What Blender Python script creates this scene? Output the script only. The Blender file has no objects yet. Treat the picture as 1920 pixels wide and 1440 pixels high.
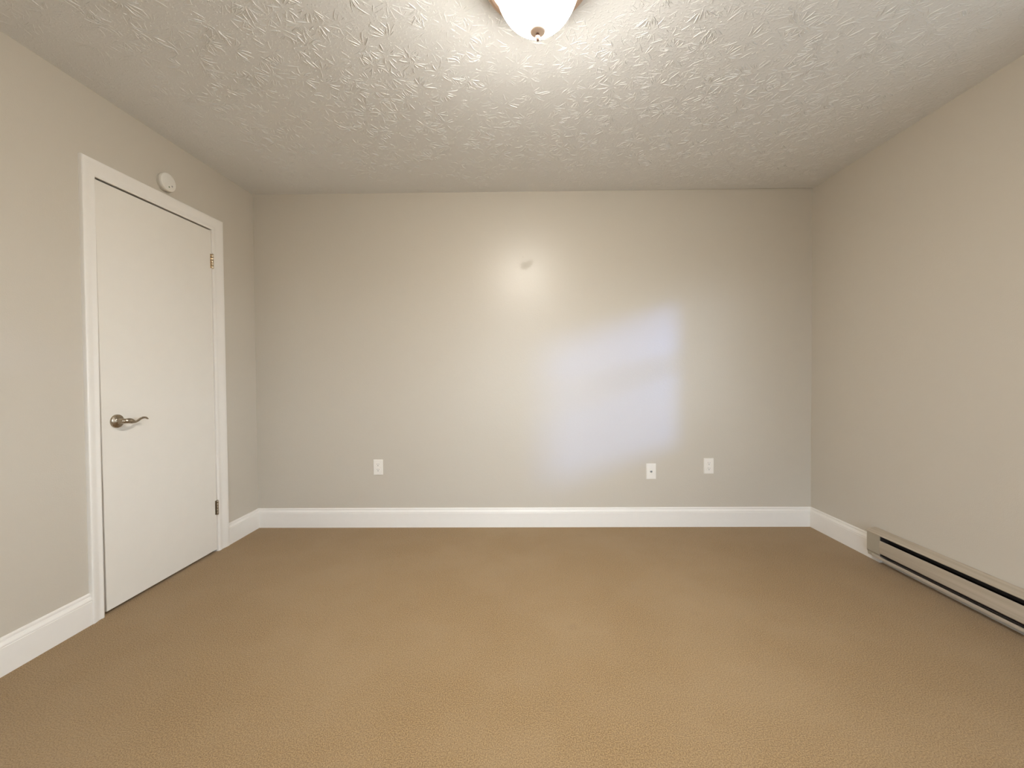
import bpy, bmesh, math, random
from mathutils import Vector, Matrix
sc = bpy.context.scene
COL = sc.collection
PI = math.pi

# ------------------------------------------------------------------ camera
YAW, PITCH, ROLL, CAM_H, F_PX = -0.01929923, -0.01706302, -0.0079568, 1.10500547, 760.0
cy, sy = math.cos(YAW), math.sin(YAW)
fw = Vector((sy*math.cos(PITCH), cy*math.cos(PITCH), math.sin(PITCH)))
r0 = Vector((cy, -sy, 0)); u0 = r0.cross(fw)
rt = r0*math.cos(ROLL) + u0*math.sin(ROLL)
up = -r0*math.sin(ROLL) + u0*math.cos(ROLL)
cd = bpy.data.cameras.new('camera'); cam = bpy.data.objects.new('camera', cd); COL.objects.link(cam)
cd.sensor_fit = 'HORIZONTAL'; cd.sensor_width = 36.0; cd.lens = 36.0*F_PX/1920.0
cd.clip_start = 0.02
M = Matrix((rt, up, -fw)).transposed().to_4x4(); M.translation = Vector((0, 0, CAM_H))
cam.matrix_world = M
sc.camera = cam

# ------------------------------------------------------------------ world, daylight, exposure
w = bpy.data.worlds.new('world'); sc.world = w; w.use_nodes = True
bg = w.node_tree.nodes['Background']
bg.inputs['Strength'].default_value = 5.4
_t = w.node_tree; _tc = _t.nodes.new('ShaderNodeTexCoord'); _sx = _t.nodes.new('ShaderNodeSeparateXYZ'); _mr = _t.nodes.new('ShaderNodeMapRange'); _mx = _t.nodes.new('ShaderNodeMix')
_mx.data_type = 'RGBA'; _t.links.new(_tc.outputs['Generated'], _sx.inputs[0]); _t.links.new(_sx.outputs[2], _mr.inputs[0])
_mr.inputs[1].default_value = -0.03; _mr.inputs[2].default_value = 0.05
_mx.inputs[6].default_value = (0.20, 0.215, 0.215, 1); _mx.inputs[7].default_value = (0.74, 0.87, 1.0, 1)      # ground below the horizon, pale overcast sky above
_t.links.new(_mr.outputs[0], _mx.inputs[0]); _t.links.new(_mx.outputs[2], bg.inputs['Color'])
SUN_DIR = Vector((-1.0, 1.55, -0.31)).normalized()      # low cool daylight coming in through the right window
sd = bpy.data.lights.new('daylight', 'SUN'); sun = bpy.data.objects.new('daylight', sd); COL.objects.link(sun)
sd.energy = 0.85; sd.angle = math.radians(5.0); sd.color = (0.22, 0.40, 1.0)
sun.rotation_euler = SUN_DIR.to_track_quat('-Z', 'Y').to_euler(); sun.location = (6, -4, 3)
LAMP_EMIT = 205.0
LAMP_COL = (1.0, 0.95, 0.865)
vs = sc.view_settings
vs.view_transform = 'Standard'; vs.look = 'None'; vs.exposure = 1.06; vs.gamma = 1.0; vs.use_curve_mapping = False
sc.cycles.use_denoising = True
sc.cycles.max_bounces = 16; sc.cycles.diffuse_bounces = 10; sc.cycles.transparent_max_bounces = 12

# ------------------------------------------------------------------ helpers
def tag(o, label=None, cat=None, group=None, kind=None):
    if label: o['label'] = label
    if cat: o['category'] = cat
    if group: o['group'] = group
    if kind: o['kind'] = kind
    return o

def obj(name, bm, mat, parent=None, smooth=None, kind=None):
    me = bpy.data.meshes.new(name)
    bmesh.ops.recalc_face_normals(bm, faces=bm.faces)
    bm.to_mesh(me); bm.free()
    for m in (mat if isinstance(mat, (list, tuple)) else [mat]): me.materials.append(m)
    if smooth is not None:
        me.polygons.foreach_set('use_smooth', [True]*len(me.polygons))
        me.set_sharp_from_angle(angle=math.radians(smooth))
    o = bpy.data.objects.new(name, me); COL.objects.link(o)
    if parent: o.parent = parent
    if kind: o['kind'] = kind
    return o

def empty(name, loc=(0, 0, 0), rz=0.0):
    o = bpy.data.objects.new(name, None); COL.objects.link(o)
    o.location = loc; o.rotation_euler = (0, 0, rz); o.empty_display_size = 0.05
    return o

def box(bm, x0, x1, y0, y1, z0, z1, bev=0.0, seg=2):
    ret = bmesh.ops.create_cube(bm, size=1.0)
    vsx = ret['verts']
    for v in vsx:
        v.co = Vector(((x0+x1)/2+v.co.x*(x1-x0), (y0+y1)/2+v.co.y*(y1-y0), (z0+z1)/2+v.co.z*(z1-z0)))
    if bev > 0:
        es = list({e for v in vsx for e in v.link_edges})
        bmesh.ops.bevel(bm, geom=es, offset=bev, segments=seg, affect='EDGES', profile=0.6)
    return bm

def hexa(bm, p):          # 8 corners: bottom ring 0..3, top ring 4..7
    v = [bm.verts.new(q) for q in p]
    for f in ((0,1,2,3),(4,5,6,7),(0,1,5,4),(1,2,6,5),(2,3,7,6),(3,0,4,7)):
        bm.faces.new([v[i] for i in f])

def prism(bm, prof, fn, t0, t1, miter0=0.0, miter1=0.0):
    """extrude profile points (a,b) along t; fn(a,b,t)->co ; miter shifts t by a*miter"""
    A = [bm.verts.new(fn(a, b, t0+a*miter0)) for a, b in prof]
    B = [bm.verts.new(fn(a, b, t1-a*miter1)) for a, b in prof]
    n = len(prof)
    for i in range(n):
        bm.faces.new((A[i], A[(i+1) % n], B[(i+1) % n], B[i]))
    bm.faces.new(A); bm.faces.new(B)

def lathe(bm, prof, seg=48, axis='Z', c=(0, 0, 0)):
    """profile (r, h) revolved round an axis through c"""
    c = Vector(c)
    def P(r, h, a):
        x, y = r*math.cos(a), r*math.sin(a)
        return c + (Vector((x, y, h)) if axis == 'Z' else Vector((h, x, y)) if axis == 'X' else Vector((x, -h, y)))
    rings = []
    for r, h in prof:
        if r < 1e-6: rings.append([bm.verts.new(P(0, h, 0))])
        else: rings.append([bm.verts.new(P(r, h, 2*PI*k/seg)) for k in range(seg)])
    for A, B in zip(rings, rings[1:]):
        if len(A) == 1 and len(B) == 1: continue
        for k in range(seg):
            k2 = (k+1) % seg
            if len(A) == 1: bm.faces.new((A[0], B[k], B[k2]))
            elif len(B) == 1: bm.faces.new((A[k], A[k2], B[0]))
            else: bm.faces.new((A[k], A[k2], B[k2], B[k]))

def tube(bm, pts, radii, seg=16, flat=None):
    """smooth tube; radii = (ra, rb) along (side, up); frames stay upright"""
    pts = [Vector(p) for p in pts]; rings = []
    for i, p in enumerate(pts):
        d = (pts[min(i+1, len(pts)-1)] - pts[max(i-1, 0)]).normalized()
        ref = Vector((1, 0, 0)) if abs(d.x) < 0.9 else Vector((0, 1, 0))
        s = (ref - d*ref.dot(d)).normalized(); t = d.cross(s)
        ra, rb = radii[i]
        rings.append([bm.verts.new(p + s*ra*math.cos(2*PI*k/seg) + t*rb*math.sin(2*PI*k/seg)) for k in range(seg)])
    for A, B in zip(rings, rings[1:]):
        for k in range(seg): bm.faces.new((A[k], A[(k+1) % seg], B[(k+1) % seg], B[k]))
    bm.faces.new(rings[0]); bm.faces.new(rings[-1])

def spline(cps, n):
    out = []
    m = len(cps)
    for i in range(m-1):
        p0, p1, p2, p3 = cps[max(i-1, 0)], cps[i], cps[i+1], cps[min(i+2, m-1)]
        for k in range(n):
            t = k/n
            out.append(tuple(0.5*((2*b)+(-a+c)*t+(2*a-5*b+4*c-d)*t*t+(-a+3*b-3*c+d)*t**3) for a, b, c, d in zip(p0, p1, p2, p3)))
    out.append(tuple(cps[-1]))
    return out

# ------------------------------------------------------------------ materials
class NT:
    def __init__(s, name):
        s.m = bpy.data.materials.new(name); s.m.use_nodes = True
        s.t = s.m.node_tree; s.n = s.t.nodes; s.b = s.n['Principled BSDF']
    def add(s, typ, **kw):
        nd = s.n.new(typ)
        for k, v in kw.items(): setattr(nd, k, v)
        return nd
    def link(s, a, b): s.t.links.new(a, b)
    def math(s, op, a, b=None, c=None, clamp=False):
        nd = s.n.new('ShaderNodeMath'); nd.operation = op; nd.use_clamp = clamp
        for i, x in enumerate((a, b, c)):
            if x is None: continue
            if isinstance(x, (int, float)): nd.inputs[i].default_value = x
            else: s.link(x, nd.inputs[i])
        return nd.outputs[0]
    def vmath(s, op, a, b=None):
        nd = s.n.new('ShaderNodeVectorMath'); nd.operation = op
        for i, x in enumerate((a, b)):
            if x is None: continue
            if isinstance(x, (tuple, list)): nd.inputs[i].default_value = x
            else: s.link(x, nd.inputs[i])
        return nd.outputs[0]
    def coord(s): return s.add('ShaderNodeTexCoord').outputs['Object']
    def noise(s, vec, scale, detail=2, rough=0.5, dim='3D'):
        nd = s.add('ShaderNodeTexNoise', noise_dimensions=dim)
        nd.inputs['Scale'].default_value = scale; nd.inputs['Detail'].default_value = detail; nd.inputs['Roughness'].default_value = rough
        s.link(vec, nd.inputs['Vector']); return nd.outputs['Fac']
    def smooth(s, val, a, b, lo=0.0, hi=1.0):
        nd = s.add('ShaderNodeMapRange', interpolation_type='SMOOTHSTEP')
        s.link(val, nd.inputs[0])
        for i, x in enumerate((a, b, lo, hi)): nd.inputs[i+1].default_value = x
        return nd.outputs[0]
    def mix(s, fac, a, b):
        nd = s.add('ShaderNodeMix', data_type='RGBA')
        if isinstance(fac, float): nd.inputs[0].default_value = fac
        else: s.link(fac, nd.inputs[0])
        for i, x in ((6, a), (7, b)):
            if isinstance(x, tuple): nd.inputs[i].default_value = (*x, 1) if len(x) == 3 else x
            else: s.link(x, nd.inputs[i])
        return nd.outputs[2]
    def bump(s, h, dist, strength=1.0):
        nd = s.add('ShaderNodeBump'); nd.inputs['Distance'].default_value = dist; nd.inputs['Strength'].default_value = strength
        s.link(h, nd.inputs['Height']); s.link(nd.outputs[0], s.b.inputs['Normal']); return nd

def basic(name, col, rough=0.5, metal=0.0, nscale=60.0, amt=0.04, bump=0.0):
    t = NT(name); c = t.coord()
    nz = t.noise(c, nscale, 3)
    a = tuple(x*(1-amt) for x in col); b = tuple(min(1, x*(1+amt)) for x in col)
    t.link(t.mix(nz, a, b), t.b.inputs['Base Color'])
    t.b.inputs['Roughness'].default_value = rough; t.b.inputs['Metallic'].default_value = metal
    if bump: t.bump(nz, bump)
    return t.m

WALL_COL = (0.55, 0.50, 0.425)
def wall_material(name, mark=None, rough=0.36):
    t = NT(name); c = t.coord()
    big = t.noise(c, 1.3, 3); base = t.mix(big, tuple(x*0.985 for x in WALL_COL), tuple(x*1.015 for x in WALL_COL))
    t.b.inputs['Roughness'].default_value = rough; t.b.inputs['Specular IOR Level'].default_value = 0.5
    if mark:      # patched spot of filler on the far wall, duller than the paint round it
        def blob(cx, cz, rx, rz, rot):
            mp = t.add('ShaderNodeMapping', vector_type='TEXTURE'); mp.inputs['Location'].default_value = (cx, 0, cz)
            mp.inputs['Rotation'].default_value = (0, rot, 0); mp.inputs['Scale'].default_value = (rx, 50, rz)
            t.link(c, mp.inputs['Vector'])
            nd = t.add('ShaderNodeVectorMath', operation='LENGTH'); t.link(mp.outputs[0], nd.inputs[0]); return nd.outputs['Value']
        x, z = mark
        d = t.math('MINIMUM', blob(x+0.010, z+0.006, 0.042, 0.022, -0.75), blob(x-0.016, z-0.006, 0.030, 0.028, 0.5))
        d = t.math('MINIMUM', d, blob(x-0.030, z+0.060, 0.007, 0.008, 0))
        d = t.math('ADD', d, t.math('MULTIPLY', t.math('SUBTRACT', t.noise(c, 70, 3), 0.5), 0.7))
        k = t.smooth(d, 0.85, 1.1, 1.0, 0.0)
        base = t.mix(k, base, tuple(x*0.955 for x in WALL_COL))
        t.link(t.math('ADD', t.math('MULTIPLY', k, 0.12), rough), t.b.inputs['Roughness'])
    t.link(base, t.b.inputs['Base Color'])
    peel = t.math('ADD', t.noise(c, 240, 2), t.math('MULTIPLY', t.noise(c, 60, 2), 0.8))
    t.bump(peel, 0.00035)
    return t.m

def ceiling_material():
    t = NT('stomped_ceiling_paint'); c = t.coord()
    t.b.inputs['Base Color'].default_value = (0.73, 0.73, 0.725, 1); t.b.inputs['Roughness'].default_value = 0.6
    t.b.inputs['Specular IOR Level'].default_value = 0.3
    t.bump(t.smooth(t.noise(c, 90, 3), 0.50, 0.72), 0.0012, 0.6)
    return t.m

def carpet_material():
    t = NT('tan_carpet'); c = t.coord()
    fine = t.noise(c, 260, 3, 0.7); mid = t.noise(c, 90, 3, 0.6); big = t.noise(c, 1.6, 4, 0.6)
    col = t.mix(t.smooth(fine, 0.36, 0.64), (0.178, 0.100, 0.034), (0.44, 0.290, 0.138))
    col = t.mix(t.smooth(mid, 0.35, 0.7, 0.0, 0.35), col, (0.26, 0.17, 0.085))
    col = t.mix(t.smooth(big, 0.35, 0.7, 0.0, 0.30), col, (0.40, 0.285, 0.165))
    vo = t.add('ShaderNodeTexVoronoi', feature='F1'); vo.inputs['Scale'].default_value = 3.3; t.link(c, vo.inputs['Vector'])
    spot = t.smooth(t.math('ADD', vo.outputs['Distance'], t.math('MULTIPLY', t.noise(c, 12, 3), 0.25)), 0.13, 0.24, 0.16, 0.0)
    col = t.mix(spot, col, (0.20, 0.125, 0.06))
    t.link(col, t.b.inputs['Base Color'])
    t.b.inputs['Roughness'].default_value = 0.95; t.b.inputs['Specular IOR Level'].default_value = 0.1
    t.b.inputs['Sheen Weight'].default_value = 0.15; t.b.inputs['Sheen Roughness'].default_value = 0.6
    t.bump(t.math('ADD', fine, t.math('MULTIPLY', mid, 0.9)), 0.004, 0.8)
    return t.m

def brushed(name, col, rough):
    t = NT(name); c = t.coord()
    sc_ = t.vmath('MULTIPLY', c, (400, 400, 30)); nz = t.noise(sc_, 1.0, 3)
    t.link(t.mix(nz, tuple(x*0.85 for x in col), col), t.b.inputs['Base Color'])
    t.b.inputs['Metallic'].default_value = 1.0
    t.link(t.smooth(nz, 0.2, 0.8, rough*0.8, rough*1.2), t.b.inputs['Roughness'])
    return t.m

def enamel():       # worn almond enamel of the heater with long streaks of scuffing
    t = NT('almond_enamel'); c = t.coord()
    st = t.noise(t.vmath('MULTIPLY', c, (60, 1.5, 60)), 1.0, 4, 0.6)
    t.link(t.mix(t.smooth(st, 0.35, 0.7), (0.40, 0.335, 0.255), (0.47, 0.40, 0.315)), t.b.inputs['Base Color'])
    t.b.inputs['Roughness'].default_value = 0.5
    return t.m

def glass_pane():
    t = NT('window_glass'); t.n.remove(t.b)
    tr = t.add('ShaderNodeBsdfTransparent'); gl = t.add('ShaderNodeBsdfGlossy'); gl.inputs['Roughness'].default_value = 0.02
    fr = t.add('ShaderNodeFresnel'); fr.inputs['IOR'].default_value = 1.45
    mx = t.add('ShaderNodeMixShader'); geo = t.add('ShaderNodeNewGeometry'); t.link(t.math('MULTIPLY', fr.outputs[0], t.math('SUBTRACT', 1.0, geo.outputs['Backfacing'])), mx.inputs[0]); t.link(tr.outputs[0], mx.inputs[1]); t.link(gl.outputs[0], mx.inputs[2])
    t.link(mx.outputs[0], t.n['Material Output'].inputs['Surface'])
    return t.m

def glowing_glass():
    t = NT('lit_frosted_glass'); c = t.coord()
    t.b.inputs['Base Color'].default_value = (0.92, 0.88, 0.80, 1); t.b.inputs['Roughness'].default_value = 0.25
    cl = t.mix(t.noise(c, 9, 2), (*LAMP_COL, 1), (LAMP_COL[0], LAMP_COL[1]*1.02, LAMP_COL[2]*1.03, 1))
    t.link(cl, t.b.inputs['Emission Color'])
    g = t.add('ShaderNodeNewGeometry'); sx = t.add('ShaderNodeSeparateXYZ'); t.link(g.outputs['Normal'], sx.inputs[0])     # emission shaped by slope: dim sides keep the ceiling from burning out
    dn = t.math('MULTIPLY', sx.outputs[2], -1.0)
    t.link(t.math('MULTIPLY', t.smooth(dn, 0.36, 0.93, LAMP_EMIT*0.013, LAMP_EMIT), t.smooth(dn, 0.93, 0.985, 1.0, 0.05)), t.b.inputs['Emission Strength'])  # dimmed again at the lowest point to spare the finial
    return t.m

m_wall = wall_material('greige_wall_paint'); m_wall_far = wall_material('greige_wall_paint_patched', mark=(0.059, 1.922))
m_ceil = ceiling_material(); m_carpet = carpet_material()
m_trim = basic('white_trim_paint', (0.80, 0.765, 0.715), 0.32, 0, 30, 0.015)
m_door = basic('white_door_paint', (0.76, 0.72, 0.655), 0.38, 0, 12, 0.02, 0.0003)
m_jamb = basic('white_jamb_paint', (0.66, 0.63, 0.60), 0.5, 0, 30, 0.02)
m_dark = basic('gap_shade', (0.03, 0.022, 0.018), 0.9, 0, 20, 0.1)  # stands in for the shade inside the heater
m_nickel = brushed('satin_nickel', (0.40, 0.335, 0.255), 0.30)
m_nickel2 = brushed('lamp_nickel', (0.74, 0.56, 0.44), 0.35)
m_finial = basic('glow_copper_finial', (0.98, 0.80, 0.68), 0.4, 0.1, 60, 0.03)  # bowl glow on the cap put into its pale base colour
m_tip = basic('dimmed_copper_tip', (0.20, 0.115, 0.085), 0.45, 0.2, 60, 0.03)  # finial copper darkened to offset the strong light off the bowl
m_brass = brushed('aged_brass', (0.74, 0.62, 0.47), 0.22)
m_plast = basic('white_plastic', (0.80, 0.76, 0.70), 0.35, 0, 40, 0.01)
m_det = basic('detector_plastic', (0.72, 0.69, 0.63), 0.5, 0, 40, 0.02)
m_slot = basic('socket_slot', (0.10, 0.09, 0.08), 0.7, 0, 40, 0.05)
m_steel = brushed('steel', (0.45, 0.45, 0.45), 0.3)
m_enamel = enamel()
m_enamel_dark = basic('grey_end_cap_enamel', (0.37, 0.325, 0.25), 0.42, 0, 25, 0.05)
m_fin = brushed('shaded_heater_fin', (0.045, 0.03, 0.022), 0.6)
m_button = basic('grey_button', (0.36, 0.34, 0.34), 0.5)
m_led = basic('green_led_lens', (0.10, 0.16, 0.08), 0.3)
m_glass = glass_pane(); m_glow = glowing_glass()

# ------------------------------------------------------------------ room shell
D, XL, XR = 2.9776, -1.9574, 2.1164
HBL, HBR, HFL, HFR = 2.4627, 2.4472, 2.4214, 2.4281
DL, DR = D-0.0065, D+0.0065
YB = -1.5                                   # wall behind the camera
T = 0.12
WIN_Y0, WIN_Y1, WIN_Z0, WIN_Z1 = -0.22, 1.50, 0.86, 1.98

bm = bmesh.new(); box(bm, XL-T, XR+T, YB-T, D+T, -0.10, 0.0)
obj('floor', bm, m_carpet, kind='structure')

bm = bmesh.new()
xs = (XL, XR)
rows = [(YB, 2.415, 2.42), (1.0, HFL, HFR), (D, HBL, HBR)]
bot = [[bm.verts.new((XL, y, a)), bm.verts.new((XR, y, b))] for y, a, b in rows]
topv = [[bm.verts.new((XL, y, 2.62)), bm.verts.new((XR, y, 2.62))] for y, a, b in rows]
for i in range(2):
    bm.faces.new((bot[i][0], bot[i][1], bot[i+1][1], bot[i+1][0])); bm.faces.new((topv[i][0], topv[i][1], topv[i+1][1], topv[i+1][0]))
    for s in (0, 1): bm.faces.new((bot[i][s], bot[i+1][s], topv[i+1][s], topv[i][s]))
for i in (0, 2): bm.faces.new((bot[i][0], bot[i][1], topv[i][1], topv[i][0]))
me = bpy.data.meshes.new('ceiling'); bmesh.ops.recalc_face_normals(bm, faces=bm.faces)
bm.to_mesh(me); bm.free()
# stomp-brush texture: fans of low plaster ridges, real relief on the underside of the ceiling
def ceil_z(x, y):
    u = (x-XL)/(XR-XL)
    for (ya_, a0, b0), (yb_, a1, b1) in zip(rows, rows[1:]):
        if y <= yb_:
            k = (y-ya_)/(yb_-ya_); return (a0*(1-k)+a1*k)*(1-u) + (b0*(1-k)+b1*k)*u
    return HBL*(1-u)+HBR*u
rng = random.Random(11)
V, F = [], []
def ridge(x, y, ang, ln, wd, ht, bend):
    n = max(3, int(ln/0.008)); cx, cy_ = x, y; a = ang; base = len(V); jit = 1.0
    for i in range(n+1):
        t_ = i/n; e = math.sin(PI*min(1, max(0, t_)))**0.55 if 0 < t_ < 1 else 0.0
        wv = wd*(0.25+0.75*e)*rng.uniform(0.8, 1.15); hv = ht*e*rng.uniform(0.7, 1.1)
        px, py = -math.sin(a), math.cos(a)
        for s_, h_ in ((-1, 0), (-0.42, 0.72), (0, 1.0), (0.42, 0.72), (1, 0)):
            X, Y = cx+px*wv*s_, cy_+py*wv*s_
            V.append((X, Y, ceil_z(X, Y) + 0.0003 - (hv*h_ + (0.0 if h_ else 0))))
        a += bend/n + rng.uniform(-0.12, 0.12); cx += math.cos(a)*ln/n; cy_ += math.sin(a)*ln/n
    for i in range(n):
        for j in range(4):
            p = base+i*5+j; F.append((p, p+1, p+6, p+5))
def inside(x, y, m=0.03): return XL+m < x < XR-m and YB+m < y < D-m
sx_, step = XL, 0.078
gx = int((XR-XL)/step)+1; gy = int((D-YB)/step)+1
for i in range(gx):
    for j in range(gy):
        x = XL + (i+0.5+rng.uniform(-0.42, 0.42))*step; y = YB + (j+0.5+rng.uniform(-0.42, 0.42))*step
        edge = min(x-XL, XR-x, y-YB, D-y); lift = min(1.0, 0.35+edge/0.9)
        if rng.random() < 0.10: continue
        amp = lift*rng.uniform(0.55, 1.15); nr = rng.randint(7, 15); a0 = rng.uniform(0, 2*PI); span = rng.choice((PI*0.7, PI*1.1, 2*PI))
        for k in range(nr):
            a = a0 + span*(k+rng.uniform(-0.3, 0.3))/nr; r0_ = rng.uniform(0.008, 0.028); ln = rng.uniform(0.022, 0.062)
            ex, ey = x+math.cos(a)*(r0_+ln), y+math.sin(a)*(r0_+ln)
            if not inside(ex, ey) or not inside(x, y): continue
            ridge(x+math.cos(a)*r0_, y+math.sin(a)*r0_, a+rng.uniform(-0.2, 0.2), ln, rng.uniform(0.0012, 0.0021), 0.0031*amp*rng.uniform(0.6, 1.2), rng.uniform(-0.5, 0.5))
        for k in range(rng.randint(3, 9)):
            X, Y = x+rng.uniform(-0.06, 0.06), y+rng.uniform(-0.06, 0.06)
            if inside(X, Y): ridge(X, Y, rng.uniform(0, 2*PI), rng.uniform(0.005, 0.014), rng.uniform(0.0015, 0.0028), 0.0024*amp, rng.uniform(-1, 1))
v0, f0 = [], []          # fine grid underside that follows the slightly twisted ceiling, flat top and sides
GX = 44; ys = [YB+(1.0-YB)*k/30 for k in range(30)] + [1.0+(D-1.0)*k/30 for k in range(31)]
for y in ys:
    for i in range(GX+1):
        x = XL+(XR-XL)*i/GX; v0.append((x, y, ceil_z(x, y)))
W_ = GX+1; NY = len(ys)
f0 = [(j*W_+i, j*W_+i+1, (j+1)*W_+i+1, (j+1)*W_+i) for j in range(NY-1) for i in range(GX)]
nb = len(v0); v0 += [(XL, YB, 2.62), (XR, YB, 2.62), (XR, D, 2.62), (XL, D, 2.62)]
f0.append((nb, nb+1, nb+2, nb+3))
f0.append(tuple(range(0, W_))+(nb+1, nb)); f0.append(tuple(range((NY-1)*W_, NY*W_))+(nb+2, nb+3))
f0.append(tuple(j*W_ for j in range(NY))+(nb+3, nb)); f0.append(tuple(j*W_+GX for j in range(NY))+(nb+2, nb+1))
nb = len(v0)
me2 = bpy.data.meshes.new('ceiling'); me2.from_pydata(v0+V, [], f0+[tuple(q+nb for q in f) for f in F])
me2.polygons.foreach_set('use_smooth', [False]*len(f0)+[True]*len(F)); me2.update()
me2.materials.append(m_ceil)
ce = bpy.data.objects.new('ceiling', me2); COL.objects.link(ce); ce['kind'] = 'structure'
bpy.data.meshes.remove(me)

bm = bmesh.new()
hexa(bm, [(XL-T, DL, 0), (XR+T, DR, 0), (XR+T, DR+T, 0), (XL-T, DL+T, 0), (XL-T, DL, 2.62), (XR+T, DR, 2.62), (XR+T, DR+T, 2.62), (XL-T, DL+T, 2.62)])
obj('wall_back', bm, m_wall_far, kind='structure')
PX0, PX1, PZ1 = -0.55, 1.05, 2.03             # unseen glazed patio door, added behind the camera for cool daylight fill
bm = bmesh.new()
for x0, x1, z0, z1 in ((XL-T, PX0, 0, 2.62), (PX1, XR+T, 0, 2.62), (PX0, PX1, PZ1, 2.62)): box(bm, x0, x1, YB-T, YB, z0, z1)
obj('wall_rear', bm, m_wall, kind='structure')

# left wall with the doorway cut out
DY0, DY1, DZ1 = 1.820, 2.566, 2.056        # rough opening inside the casing
bm = bmesh.new()
for y0, y1, z0, z1 in ((YB, DY0, 0, 2.62), (DY1, DL, 0, 2.62), (DY0, DY1, DZ1, 2.62)): box(bm, XL-T, XL, y0, y1, z0, z1)
box(bm, XL-T, XL-0.075, DY0, DY1, 0, DZ1)
obj('wall_left', bm, m_wall, kind='structure')
# right wall with the window opening (just out of the frame, beside the camera)
bm = bmesh.new()
for y0, y1, z0, z1 in ((YB, WIN_Y0, 0, 2.62), (WIN_Y1, DR, 0, 2.62), (WIN_Y0, WIN_Y1, 0, WIN_Z0), (WIN_Y0, WIN_Y1, WIN_Z1, 2.62)): box(bm, XR, XR+T, y0, y1, z0, z1)
obj('wall_right', bm, m_wall, kind='structure')

bm = bmesh.new(); box(bm, XR+0.05, XR+0.17, -6.2, YB-T-0.02, 0, 2.7)      # unseen wing wall, added to keep the sun out of the patio door
obj('sun_block_wall', bm, m_wall, kind='structure')

bm = bmesh.new(); box(bm, XR+T, XR+1.75, YB-T, DR+T, 2.48, 2.60)      # unseen roof overhang, added to cut sky light through the window
obj('added_overhang', bm, m_trim, kind='structure')

# baseboards: 14 cm board with a stepped colonial cap
BH = 0.142
BB = [(0, 0), (0.0150, 0), (0.0150, 0.1050), (0.0135, 0.1070), (0.0135, 0.1085), (0.0150, 0.1100), (0.0142, 0.1150), (0.0085, 0.1250), (0.0062, 0.1265), (0.0062, 0.1315), (0.0070, 0.1330), (0.0060, 0.1385), (0.0025, BH), (0, BH)]
bm = bmesh.new()
def fb(a, b, t):
    y = DL + (DR-DL)*(t-XL)/(XR-XL); return (t, y-a, b)
prism(bm, BB, fb, XL, XR, 1.0, 1.0)
obj('baseboard_back', bm, m_trim, kind='structure')
bm = bmesh.new()
fl = lambda a, b, t: (XL+a, t, b)
prism(bm, BB, fl, YB, 1.786, 0, 0); prism(bm, BB, fl, 2.642, DL, 0, 1.0)
obj('baseboard_left', bm, m_trim, kind='structure')
HEAT_Y1 = 2.436; HEAT_Y0 = 0.30
bm = bmesh.new()
fr_ = lambda a, b, t: (XR-a, t, b)
prism(bm, BB, fr_, 2.400, DR, 0, 1.0); prism(bm, BB, fr_, YB, HEAT_Y0+0.02, 0, 0)
obj('baseboard_right', bm, m_trim, kind='structure')
bm = bmesh.new(); rb = lambda a, b, t: (t, YB+a, b)
prism(bm, BB, rb, XL, PX0-0.06, 1, 0); prism(bm, BB, rb, PX1+0.06, XR, 0, 1)
obj('baseboard_rear', bm, m_trim, kind='structure')

# ------------------------------------------------------------------ door in the left wall
d1 = empty('door_1', (XL, 0, 0)); d1['kind'] = 'structure'
# casing, modelled in local coordinates of the wall plane (x = out of the wall)
CAS = [(0, 0), (0.0, 0.010), (0.004, 0.0135), (0.012, 0.0145), (0.018, 0.0115), (0.030, 0.0125), (0.044, 0.0165), (0.0570, 0.0185), (0.060, 0.0175), (0.0618, 0.014), (0.0618, 0.0)]
bm = bmesh.new()
ya, yb = 1.8435, 2.5525         # inner edges of the casing at the head
yab = 1.8385                    # near leg flares a little at the floor
zt_a, zt_b = 2.042, 2.056       # inner head edge, near and far end
prof = [(a, b) for a, b in CAS]
def ring(pts):                  # pts: list of (inner corner (y,z), outward dir (dy,dz))
    rs = []
    for (y, z), (dy, dz) in pts:
        rs.append([bm.verts.new((b, y+a*dy, z+a*dz)) for a, b in prof])
    n = len(prof)
    for A, B in zip(rs, rs[1:]):
        for i in range(n): bm.faces.new((A[i], A[(i+1) % n], B[(i+1) % n], B[i]))
    bm.faces.new(rs[0]); bm.faces.new(rs[-1])
kx = 1.0
ring([((yab, 0.0), (-0.93, 0)), ((ya, zt_a), (-1, 1.22)), ((yb, zt_b), (1.45, 1.32)), ((yb+0.003, 0.0), (1.45, 0))])
obj('door_casing', bm, m_trim, d1, smooth=50)
# jamb and stop behind the casing
bm = bmesh.new()
box(bm, -0.075, 0.001, 1.820, 1.8385, 0.0, 2.056); box(bm, -0.075, 0.001, 2.5528, 2.566, 0, 2.056)
hexa(bm, [(-0.075, 1.83, 2.050), (0.001, 1.83, 2.050), (0.001, 2.562, 2.0575), (-0.075, 2.562, 2.0575), (-0.075, 1.83, 2.056), (0.001, 1.83, 2.056), (0.001, 2.562, 2.0585), (-0.075, 2.562, 2.0585)])
box(bm, -0.075, -0.050, 1.838, 1.852, 0, 2.050); box(bm, -0.075, -0.050, 2.545, 2.557, 0, 2.050)
obj('door_jamb', bm, m_jamb, d1)
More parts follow.
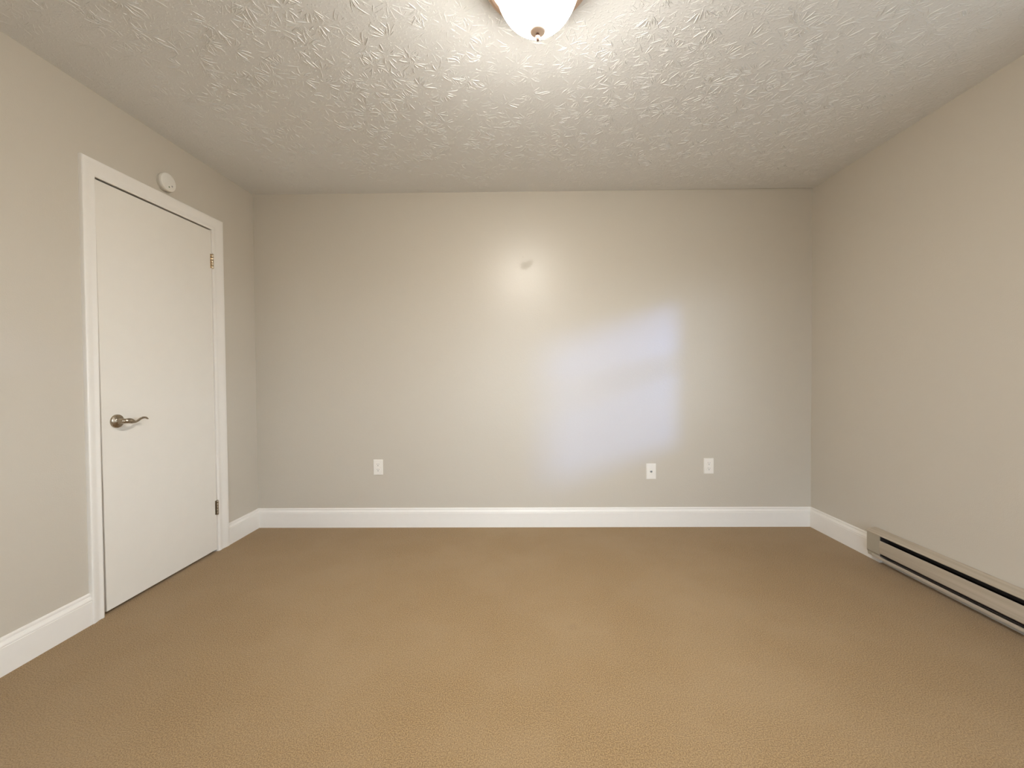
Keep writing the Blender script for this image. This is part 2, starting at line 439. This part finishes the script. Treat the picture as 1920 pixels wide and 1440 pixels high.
# slab: leans very slightly in its frame, so the latch gap opens towards the floor
SX0, SX1 = -0.032, 0.004
bm = bmesh.new()
pl = [(1.8545, 0.014), (2.5515, 0.014), (2.5515, 2.0485), (1.8465, 2.0345)]
hexa(bm, [(SX0, *pl[0]), (SX1, *pl[0]), (SX1, *pl[1]), (SX0, *pl[1]), (SX0, *pl[3]), (SX1, *pl[3]), (SX1, *pl[2]), (SX0, *pl[2])])
bmesh.ops.bevel(bm, geom=list(bm.edges), offset=0.0012, segments=2, affect='EDGES')
slab = obj('door_slab', bm, m_door, d1, smooth=40)
# hinges: barrel, leaf edges and pin tips
for zc, mat, nm in ((1.856, m_brass, 'bright brass coloured hinge'), (0.284, m_nickel, 'dull painted-over hinge')):
    bm = bmesh.new(); yh = 2.5515
    for k in range(5):
        z0 = zc-0.0445+k*0.0178
        lathe(bm, [(0, z0), (0.0062, z0), (0.0066, z0+0.0008), (0.0066, z0+0.0168), (0.0062, z0+0.0174), (0, z0+0.0174)], 20, 'Z', (SX1+0.0075, yh, 0))
    lathe(bm, [(0, zc-0.0475), (0.004, zc-0.047), (0.005, zc-0.0445), (0, zc-0.0445)], 20, 'Z', (SX1+0.0075, yh, 0))
    lathe(bm, [(0, zc+0.0445), (0.005, zc+0.0445), (0.004, zc+0.0475), (0, zc+0.048)], 20, 'Z', (SX1+0.0075, yh, 0))
    box(bm, SX1-0.001, SX1+0.002, yh-0.011, yh, zc-0.0445, zc+0.0445)
    h = obj('hinge', bm, mat, d1, smooth=40); h['label'] = nm
# lever handle with its rose
hy, hz = 1.9225, 0.907
bm = bmesh.new()
lathe(bm, [(0, 0), (0.0325, 0), (0.0325, 0.004), (0.031, 0.0075), (0.026, 0.0105), (0.018, 0.0125), (0.0145, 0.0150), (0.0125, 0.020), (0.0120, 0.040), (0, 0.040)], 48, 'X', (SX1, hy, hz))
han = obj('lever_handle', bm, m_nickel, d1, smooth=35)
bm = bmesh.new()
cps = [(SX1+0.040, hy-0.013, hz+0.001), (SX1+0.050, hy-0.002, hz+0.001), (SX1+0.052, hy+0.014, hz), (SX1+0.050, hy+0.028, hz-0.004), (SX1+0.048, hy+0.042, hz-0.0085), (SX1+0.048, hy+0.056, hz-0.006), (SX1+0.049, hy+0.070, hz+0.003), (SX1+0.050, hy+0.085, hz+0.0085), (SX1+0.050, hy+0.099, hz+0.0075), (SX1+0.048, hy+0.110, hz+0.002), (SX1+0.046, hy+0.117, hz-0.001)]
rad = [(0.008, 0.009), (0.010, 0.0115), (0.011, 0.0125), (0.010, 0.0110), (0.008, 0.0065), (0.007, 0.0050), (0.007, 0.0050), (0.007, 0.0052), (0.0065, 0.0045), (0.005, 0.0036), (0.003, 0.0020)]
pp = spline([(*a, *b) for a, b in zip(cps, rad)], 5)
tube(bm, [q[:3] for q in pp], [q[3:] for q in pp], 20)
obj('lever', bm, m_nickel, han, smooth=60)
bm = bmesh.new(); box(bm, SX0+0.008, SX1-0.006, 1.8385, 1.8540, hz-0.011, hz+0.011)
obj('latch_bolt', bm, m_nickel, d1)

# ------------------------------------------------------------------ window in the right wall (out of frame, lets the daylight in)
def double_hung(name, y0, y1):
    wn = empty(name, (XR, 0, 0)); wn['kind'] = 'structure'
    z0, z1 = WIN_Z0, WIN_Z1; zm = z0+0.60*(z1-z0)
    bm = bmesh.new()
    for a in ((y0-0.06, y0, z0-0.06, z1+0.06), (y1, y1+0.06, z0-0.06, z1+0.06), (y0, y1, z1, z1+0.06), (y0, y1, z0-0.06, z0)):
        box(bm, -0.016, 0.0, *a, 0.003)
    obj('window_casing', bm, m_trim, wn)
    bm = bmesh.new(); box(bm, -0.045, 0.06, y0-0.07, y1+0.07, z0-0.002, z0+0.018, 0.004); obj('window_sill', bm, m_trim, wn)
    for nm, a, b, x in (('lower_sash', z0+0.018, zm+0.02, 0.05), ('upper_sash', zm-0.02, z1, 0.085)):
        bm = bmesh.new(); s = 0.032
        box(bm, x, x+0.028, y0, y0+s, a, b); box(bm, x, x+0.028, y1-s, y1, a, b)
        box(bm, x, x+0.028, y0+s, y1-s, a, a+s+0.006); box(bm, x, x+0.028, y0+s, y1-s, b-s, b)
        so = obj(nm, bm, m_trim, wn)
        bm = bmesh.new(); box(bm, x+0.012, x+0.016, y0+s, y1-s, a+s, b-s); obj('pane', bm, m_glass, so)
double_hung('window_1', WIN_Y0, WIN_Y1)
pd = empty('fill_door', (0, YB, 0)); pd['kind'] = 'structure'  # patio door put in out of view as a source of fill light
bm = bmesh.new()
for x0, x1, z0, z1 in ((PX0-0.06, PX0, 0, PZ1+0.06), (PX1, PX1+0.06, 0, PZ1+0.06), (PX0, PX1, PZ1, PZ1+0.06)): box(bm, x0, x1, 0.0, 0.016, z0, z1, 0.003)
box(bm, PX0, PX1, -0.10, 0.0, 0.0, 0.025)
obj('door_casing', bm, m_trim, pd)
xm = (PX0+PX1)/2
for x0, x1, y in ((PX0, xm+0.03, -0.05), (xm-0.03, PX1, -0.085)):
    bm = bmesh.new(); s = 0.055
    box(bm, x0, x0+s, y, y+0.03, 0.025, PZ1); box(bm, x1-s, x1, y, y+0.03, 0.025, PZ1)
    box(bm, x0+s, x1-s, y, y+0.03, 0.025, 0.11); box(bm, x0+s, x1-s, y, y+0.03, PZ1-s, PZ1)
    so = obj('sliding_panel', bm, m_trim, pd)
    bm = bmesh.new(); box(bm, x0+s, x1-s, y+0.012, y+0.016, 0.11, PZ1-s); obj('pane', bm, m_glass, so)

# ------------------------------------------------------------------ flush ceiling lamp
LX, LY, LZ = 0.066, 1.325, 2.427
lamp = empty('ceiling_lamp', (LX, LY, LZ))
tag(lamp, 'lit flush ceiling lamp with frosted glass bowl and copper-toned finial, on the textured ceiling', 'lamp')
bm = bmesh.new()
lathe(bm, [(0, 0.01), (0.150, 0.01), (0.163, 0.0), (0.170, -0.006), (0.175, -0.014), (0.177, -0.030), (0.177, -0.044), (0.172, -0.050), (0.163, -0.052), (0.156, -0.049), (0.150, -0.040), (0, -0.036)], 96)
obj('lamp_pan', bm, m_nickel2, lamp, smooth=30)
bm = bmesh.new(); R0, Z0, DEP = 0.140, -0.044, 0.158
pr = [(R0*math.cos(a), Z0 - DEP*math.sin(a)**1.08) for a in [i/28*PI/2 for i in range(28)]] + [(0, Z0-DEP)]
lathe(bm, pr, 96)
obj('glass_bowl', bm, m_glow, lamp, smooth=60)
bm = bmesh.new(); zb = Z0-DEP-0.003
lathe(bm, [(0, zb+0.006), (0.0255, zb+0.004), (0.0265, zb-0.001), (0.024, zb-0.008), (0.017, zb-0.012), (0.008, zb-0.0135), (0, zb-0.0135)], 40)
fin = obj('finial', bm, m_finial, lamp, smooth=50)
bm = bmesh.new()
lathe(bm, [(0, zb-0.012), (0.0052, zb-0.012), (0.0052, zb-0.016), (0.0070, zb-0.020), (0.0072, zb-0.024), (0.0060, zb-0.030), (0.0035, zb-0.035), (0, zb-0.038)], 32)
obj('finial_tip', bm, m_tip, fin, smooth=50)

# ------------------------------------------------------------------ detector above the door
det = empty('alarm_detector', (XL, 2.216, 2.193))
tag(det, 'round white alarm detector on the wall just above the door casing', 'detector')
bm = bmesh.new()
lathe(bm, [(0, 0), (0.043, 0), (0.043, 0.010), (0.040, 0.012), (0.040, 0.014), (0, 0.014)], 64, 'X'); obj('mounting_plate', bm, m_det, det, smooth=30)
bm = bmesh.new()
lathe(bm, [(0, 0.014), (0.0475, 0.014), (0.0490, 0.017), (0.0490, 0.026), (0.0475, 0.031), (0.044, 0.0335), (0.035, 0.0345), (0, 0.035)], 64, 'X'); obj('cover', bm, m_det, det, smooth=30)
bm = bmesh.new(); lathe(bm, [(0, 0.0340), (0.0048, 0.0340), (0.0044, 0.0357), (0, 0.0361)], 24, 'X', (0, 0.018, -0.015)); b_ = obj('test_button', bm, m_button, det, smooth=40)
bm = bmesh.new(); lathe(bm, [(0, 0.0340), (0.0040, 0.0340), (0.0034, 0.0356), (0, 0.0358)], 24, 'X', (0, -0.001, -0.026)); b_ = obj('indicator_light', bm, m_led, det, smooth=40)

# ------------------------------------------------------------------ wall plates on the far wall
def plate_base(parent):
    bm = bmesh.new()
    box(bm, -0.035, 0.035, -0.0055, 0.0, -0.057, 0.057)
    bmesh.ops.bevel(bm, geom=[e for e in bm.edges if all(v.co.y < -0.003 for v in e.verts)], offset=0.003, segments=3, affect='EDGES')
    return obj('plate', bm, m_plast, parent, smooth=40)
def duplex(x, z, label):
    t = empty('wall_outlet', (x, DL+(DR-DL)*(x-XL)/(XR-XL), z)); tag(t, label, 'outlet', 'wall plates on the far wall')
    plate_base(t)
    for s in (1, -1):
        bm = bmesh.new(); c = s*0.0195
        pts = []
        for k in range(40):
            a = 2*PI*k/40; pts.append((max(-0.0165, min(0.0165, 0.0185*math.cos(a))), c+max(-0.0135, min(0.0135, 0.0185*math.sin(a)))))
        A = [bm.verts.new((x_, -0.0045, z_)) for x_, z_ in pts]; B = [bm.verts.new((x_*0.97, -0.0078, c+(z_-c)*0.97)) for x_, z_ in pts]
        for k in range(40): bm.faces.new((A[k], A[(k+1) % 40], B[(k+1) % 40], B[k]))
        bm.faces.new(A); bm.faces.new(B)
        rc = obj('receptacle', bm, m_plast, t)
        bm = bmesh.new()
        box(bm, -0.0072, -0.0054, -0.0082, -0.0070, c+0.0005, c+0.0085); box(bm, 0.0052, 0.0070, -0.0082, -0.0070, c+0.0015, c+0.0080)
        lathe(bm, [(0, 0.0070), (0.0028, 0.0070), (0.0028, 0.0082), (0, 0.0082)], 16, 'Y', (0, 0, c-0.0065))
        obj('slot', bm, m_slot, rc)
    bm = bmesh.new(); lathe(bm, [(0, 0.005), (0.0030, 0.005), (0.0028, 0.0066), (0, 0.0070)], 20, 'Y'); obj('screw', bm, m_plast, t)
    return t
duplex(-1.053, 0.4455, 'white duplex outlet on the far wall, nearest the door, alone on its side')
duplex(1.376, 0.4445, 'white duplex outlet on the far wall, nearest the right corner')
cx_ = 0.957
t = empty('coaxial_plate', (cx_, DL+(DR-DL)*(cx_-XL)/(XR-XL), 0.4065)); tag(t, 'white cable plate with a small metal connector, sits lower than the outlets beside it', 'cable plate', 'wall plates on the far wall')
plate_base(t)
bm = bmesh.new()
lathe(bm, [(0, 0.005), (0.0075, 0.005), (0.0075, 0.008), (0.005, 0.0085), (0.005, 0.016), (0.0032, 0.016), (0.0032, 0.011), (0, 0.011)], 24, 'Y', (0, 0, 0)); obj('connector', bm, m_steel, t, smooth=30)
for s in (1, -1):
    bm = bmesh.new(); lathe(bm, [(0, 0.005), (0.0030, 0.005), (0.0028, 0.0066), (0, 0.0070)], 20, 'Y', (0, 0, s*0.0415)); obj('screw', bm, m_plast, t)

# ------------------------------------------------------------------ electric baseboard heater
he = empty('baseboard_heater', (XR, (HEAT_Y0+HEAT_Y1)/2, 0.0))
tag(he, 'long almond metal baseboard heater with a dark slot, mounted low on the right wall', 'heater')
L0, L1 = HEAT_Y0-he.location.y, HEAT_Y1-he.location.y
fh = lambda a, b, t: (-a, t, b)
TH = 0.0012
def strip(bm, pts, t0, t1, th=0.0014):
    """sheet metal folded along pts (a,b), given thickness th"""
    n = len(pts); off = []
    for i, (a, b) in enumerate(pts):
        p, q = pts[max(i-1, 0)], pts[min(i+1, n-1)]
        dx, dy = q[0]-p[0], q[1]-p[1]; l = math.hypot(dx, dy) or 1
        off.append((a-dy/l*th, b+dx/l*th))
    prism(bm, pts+off[::-1], fh, t0, t1)
CAPW = 0.086
bm = bmesh.new()      # back plate and sloping hood with its turned-down lip
strip(bm, [(0.0015, 0.034), (0.0015, 0.1945), (0.010, 0.1955), (0.060, 0.1845), (0.0645, 0.1815), (0.0642, 0.1780)], L0-0.002, L1+0.002, 0.0016)
obj('hood', bm, m_enamel, he)
bm = bmesh.new()      # front cover, slightly bowed, rolled lower edge
strip(bm, [(0.0555, 0.1490), (0.0585, 0.1480), (0.0600, 0.1440), (0.0615, 0.1120), (0.0600, 0.0800), (0.0570, 0.0740), (0.052, 0.0725)], L0+CAPW, L1-CAPW, -0.0014)
obj('front_cover', bm, m_enamel, he)
bm = bmesh.new()      # lower lip
strip(bm, [(0.002, 0.034), (0.046, 0.0345), (0.0535, 0.0385), (0.0545, 0.0500), (0.0540, 0.0545)], L0+0.03, L1-0.03, 0.0014)
obj('lower_lip', bm, m_enamel, he)
for s, (a, b) in enumerate(((L0, L0+CAPW), (L1-CAPW, L1))):
    bm = bmesh.new()
    capp = [(0.002, 0.034), (0.040, 0.034), (0.0520, 0.0400), (0.0535, 0.0600), (0.0600, 0.0690), (0.0600, 0.1800), (0.058, 0.1828), (0.010, 0.1935), (0.002, 0.193)]
    prism(bm, capp, fh, a, b)
    bmesh.ops.bevel(bm, geom=[e for e in bm.edges if abs(e.verts[0].co.y-e.verts[1].co.y) < 1e-6], offset=0.0012, segments=2, affect='EDGES')
    obj('end_cap', bm, m_enamel_dark, he)
bm = bmesh.new()      # aluminium fins on the element, slot shade painted into their near-black colour
box(bm, -0.048, -0.006, L0+CAPW+0.002, L1-CAPW-0.002, 0.0655, 0.068)
tube(bm, [(-0.026, L0+CAPW, 0.10), (-0.026, L1-CAPW, 0.10)], [(0.006, 0.006)]*2, 12)
y = L0+CAPW+0.01
while y < L1-CAPW-0.01:
    box(bm, -0.050, -0.006, y, y+0.0008, 0.072, 0.136); y += 0.0075
obj('heating_fins', bm, m_fin, he)
bm = bmesh.new(); box(bm, -0.0045, -0.0030, L0+CAPW, L1-CAPW, 0.06, 0.192); box(bm, -0.056, -0.004, L1-CAPW-0.002, L1-CAPW-0.0002, 0.06, 0.180); box(bm, -0.050, -0.004, L0+CAPW, L1-CAPW, 0.0600, 0.0620); obj('slot_shade', bm, m_dark, he)  # near-black sheets put in as the shade behind slot and gap
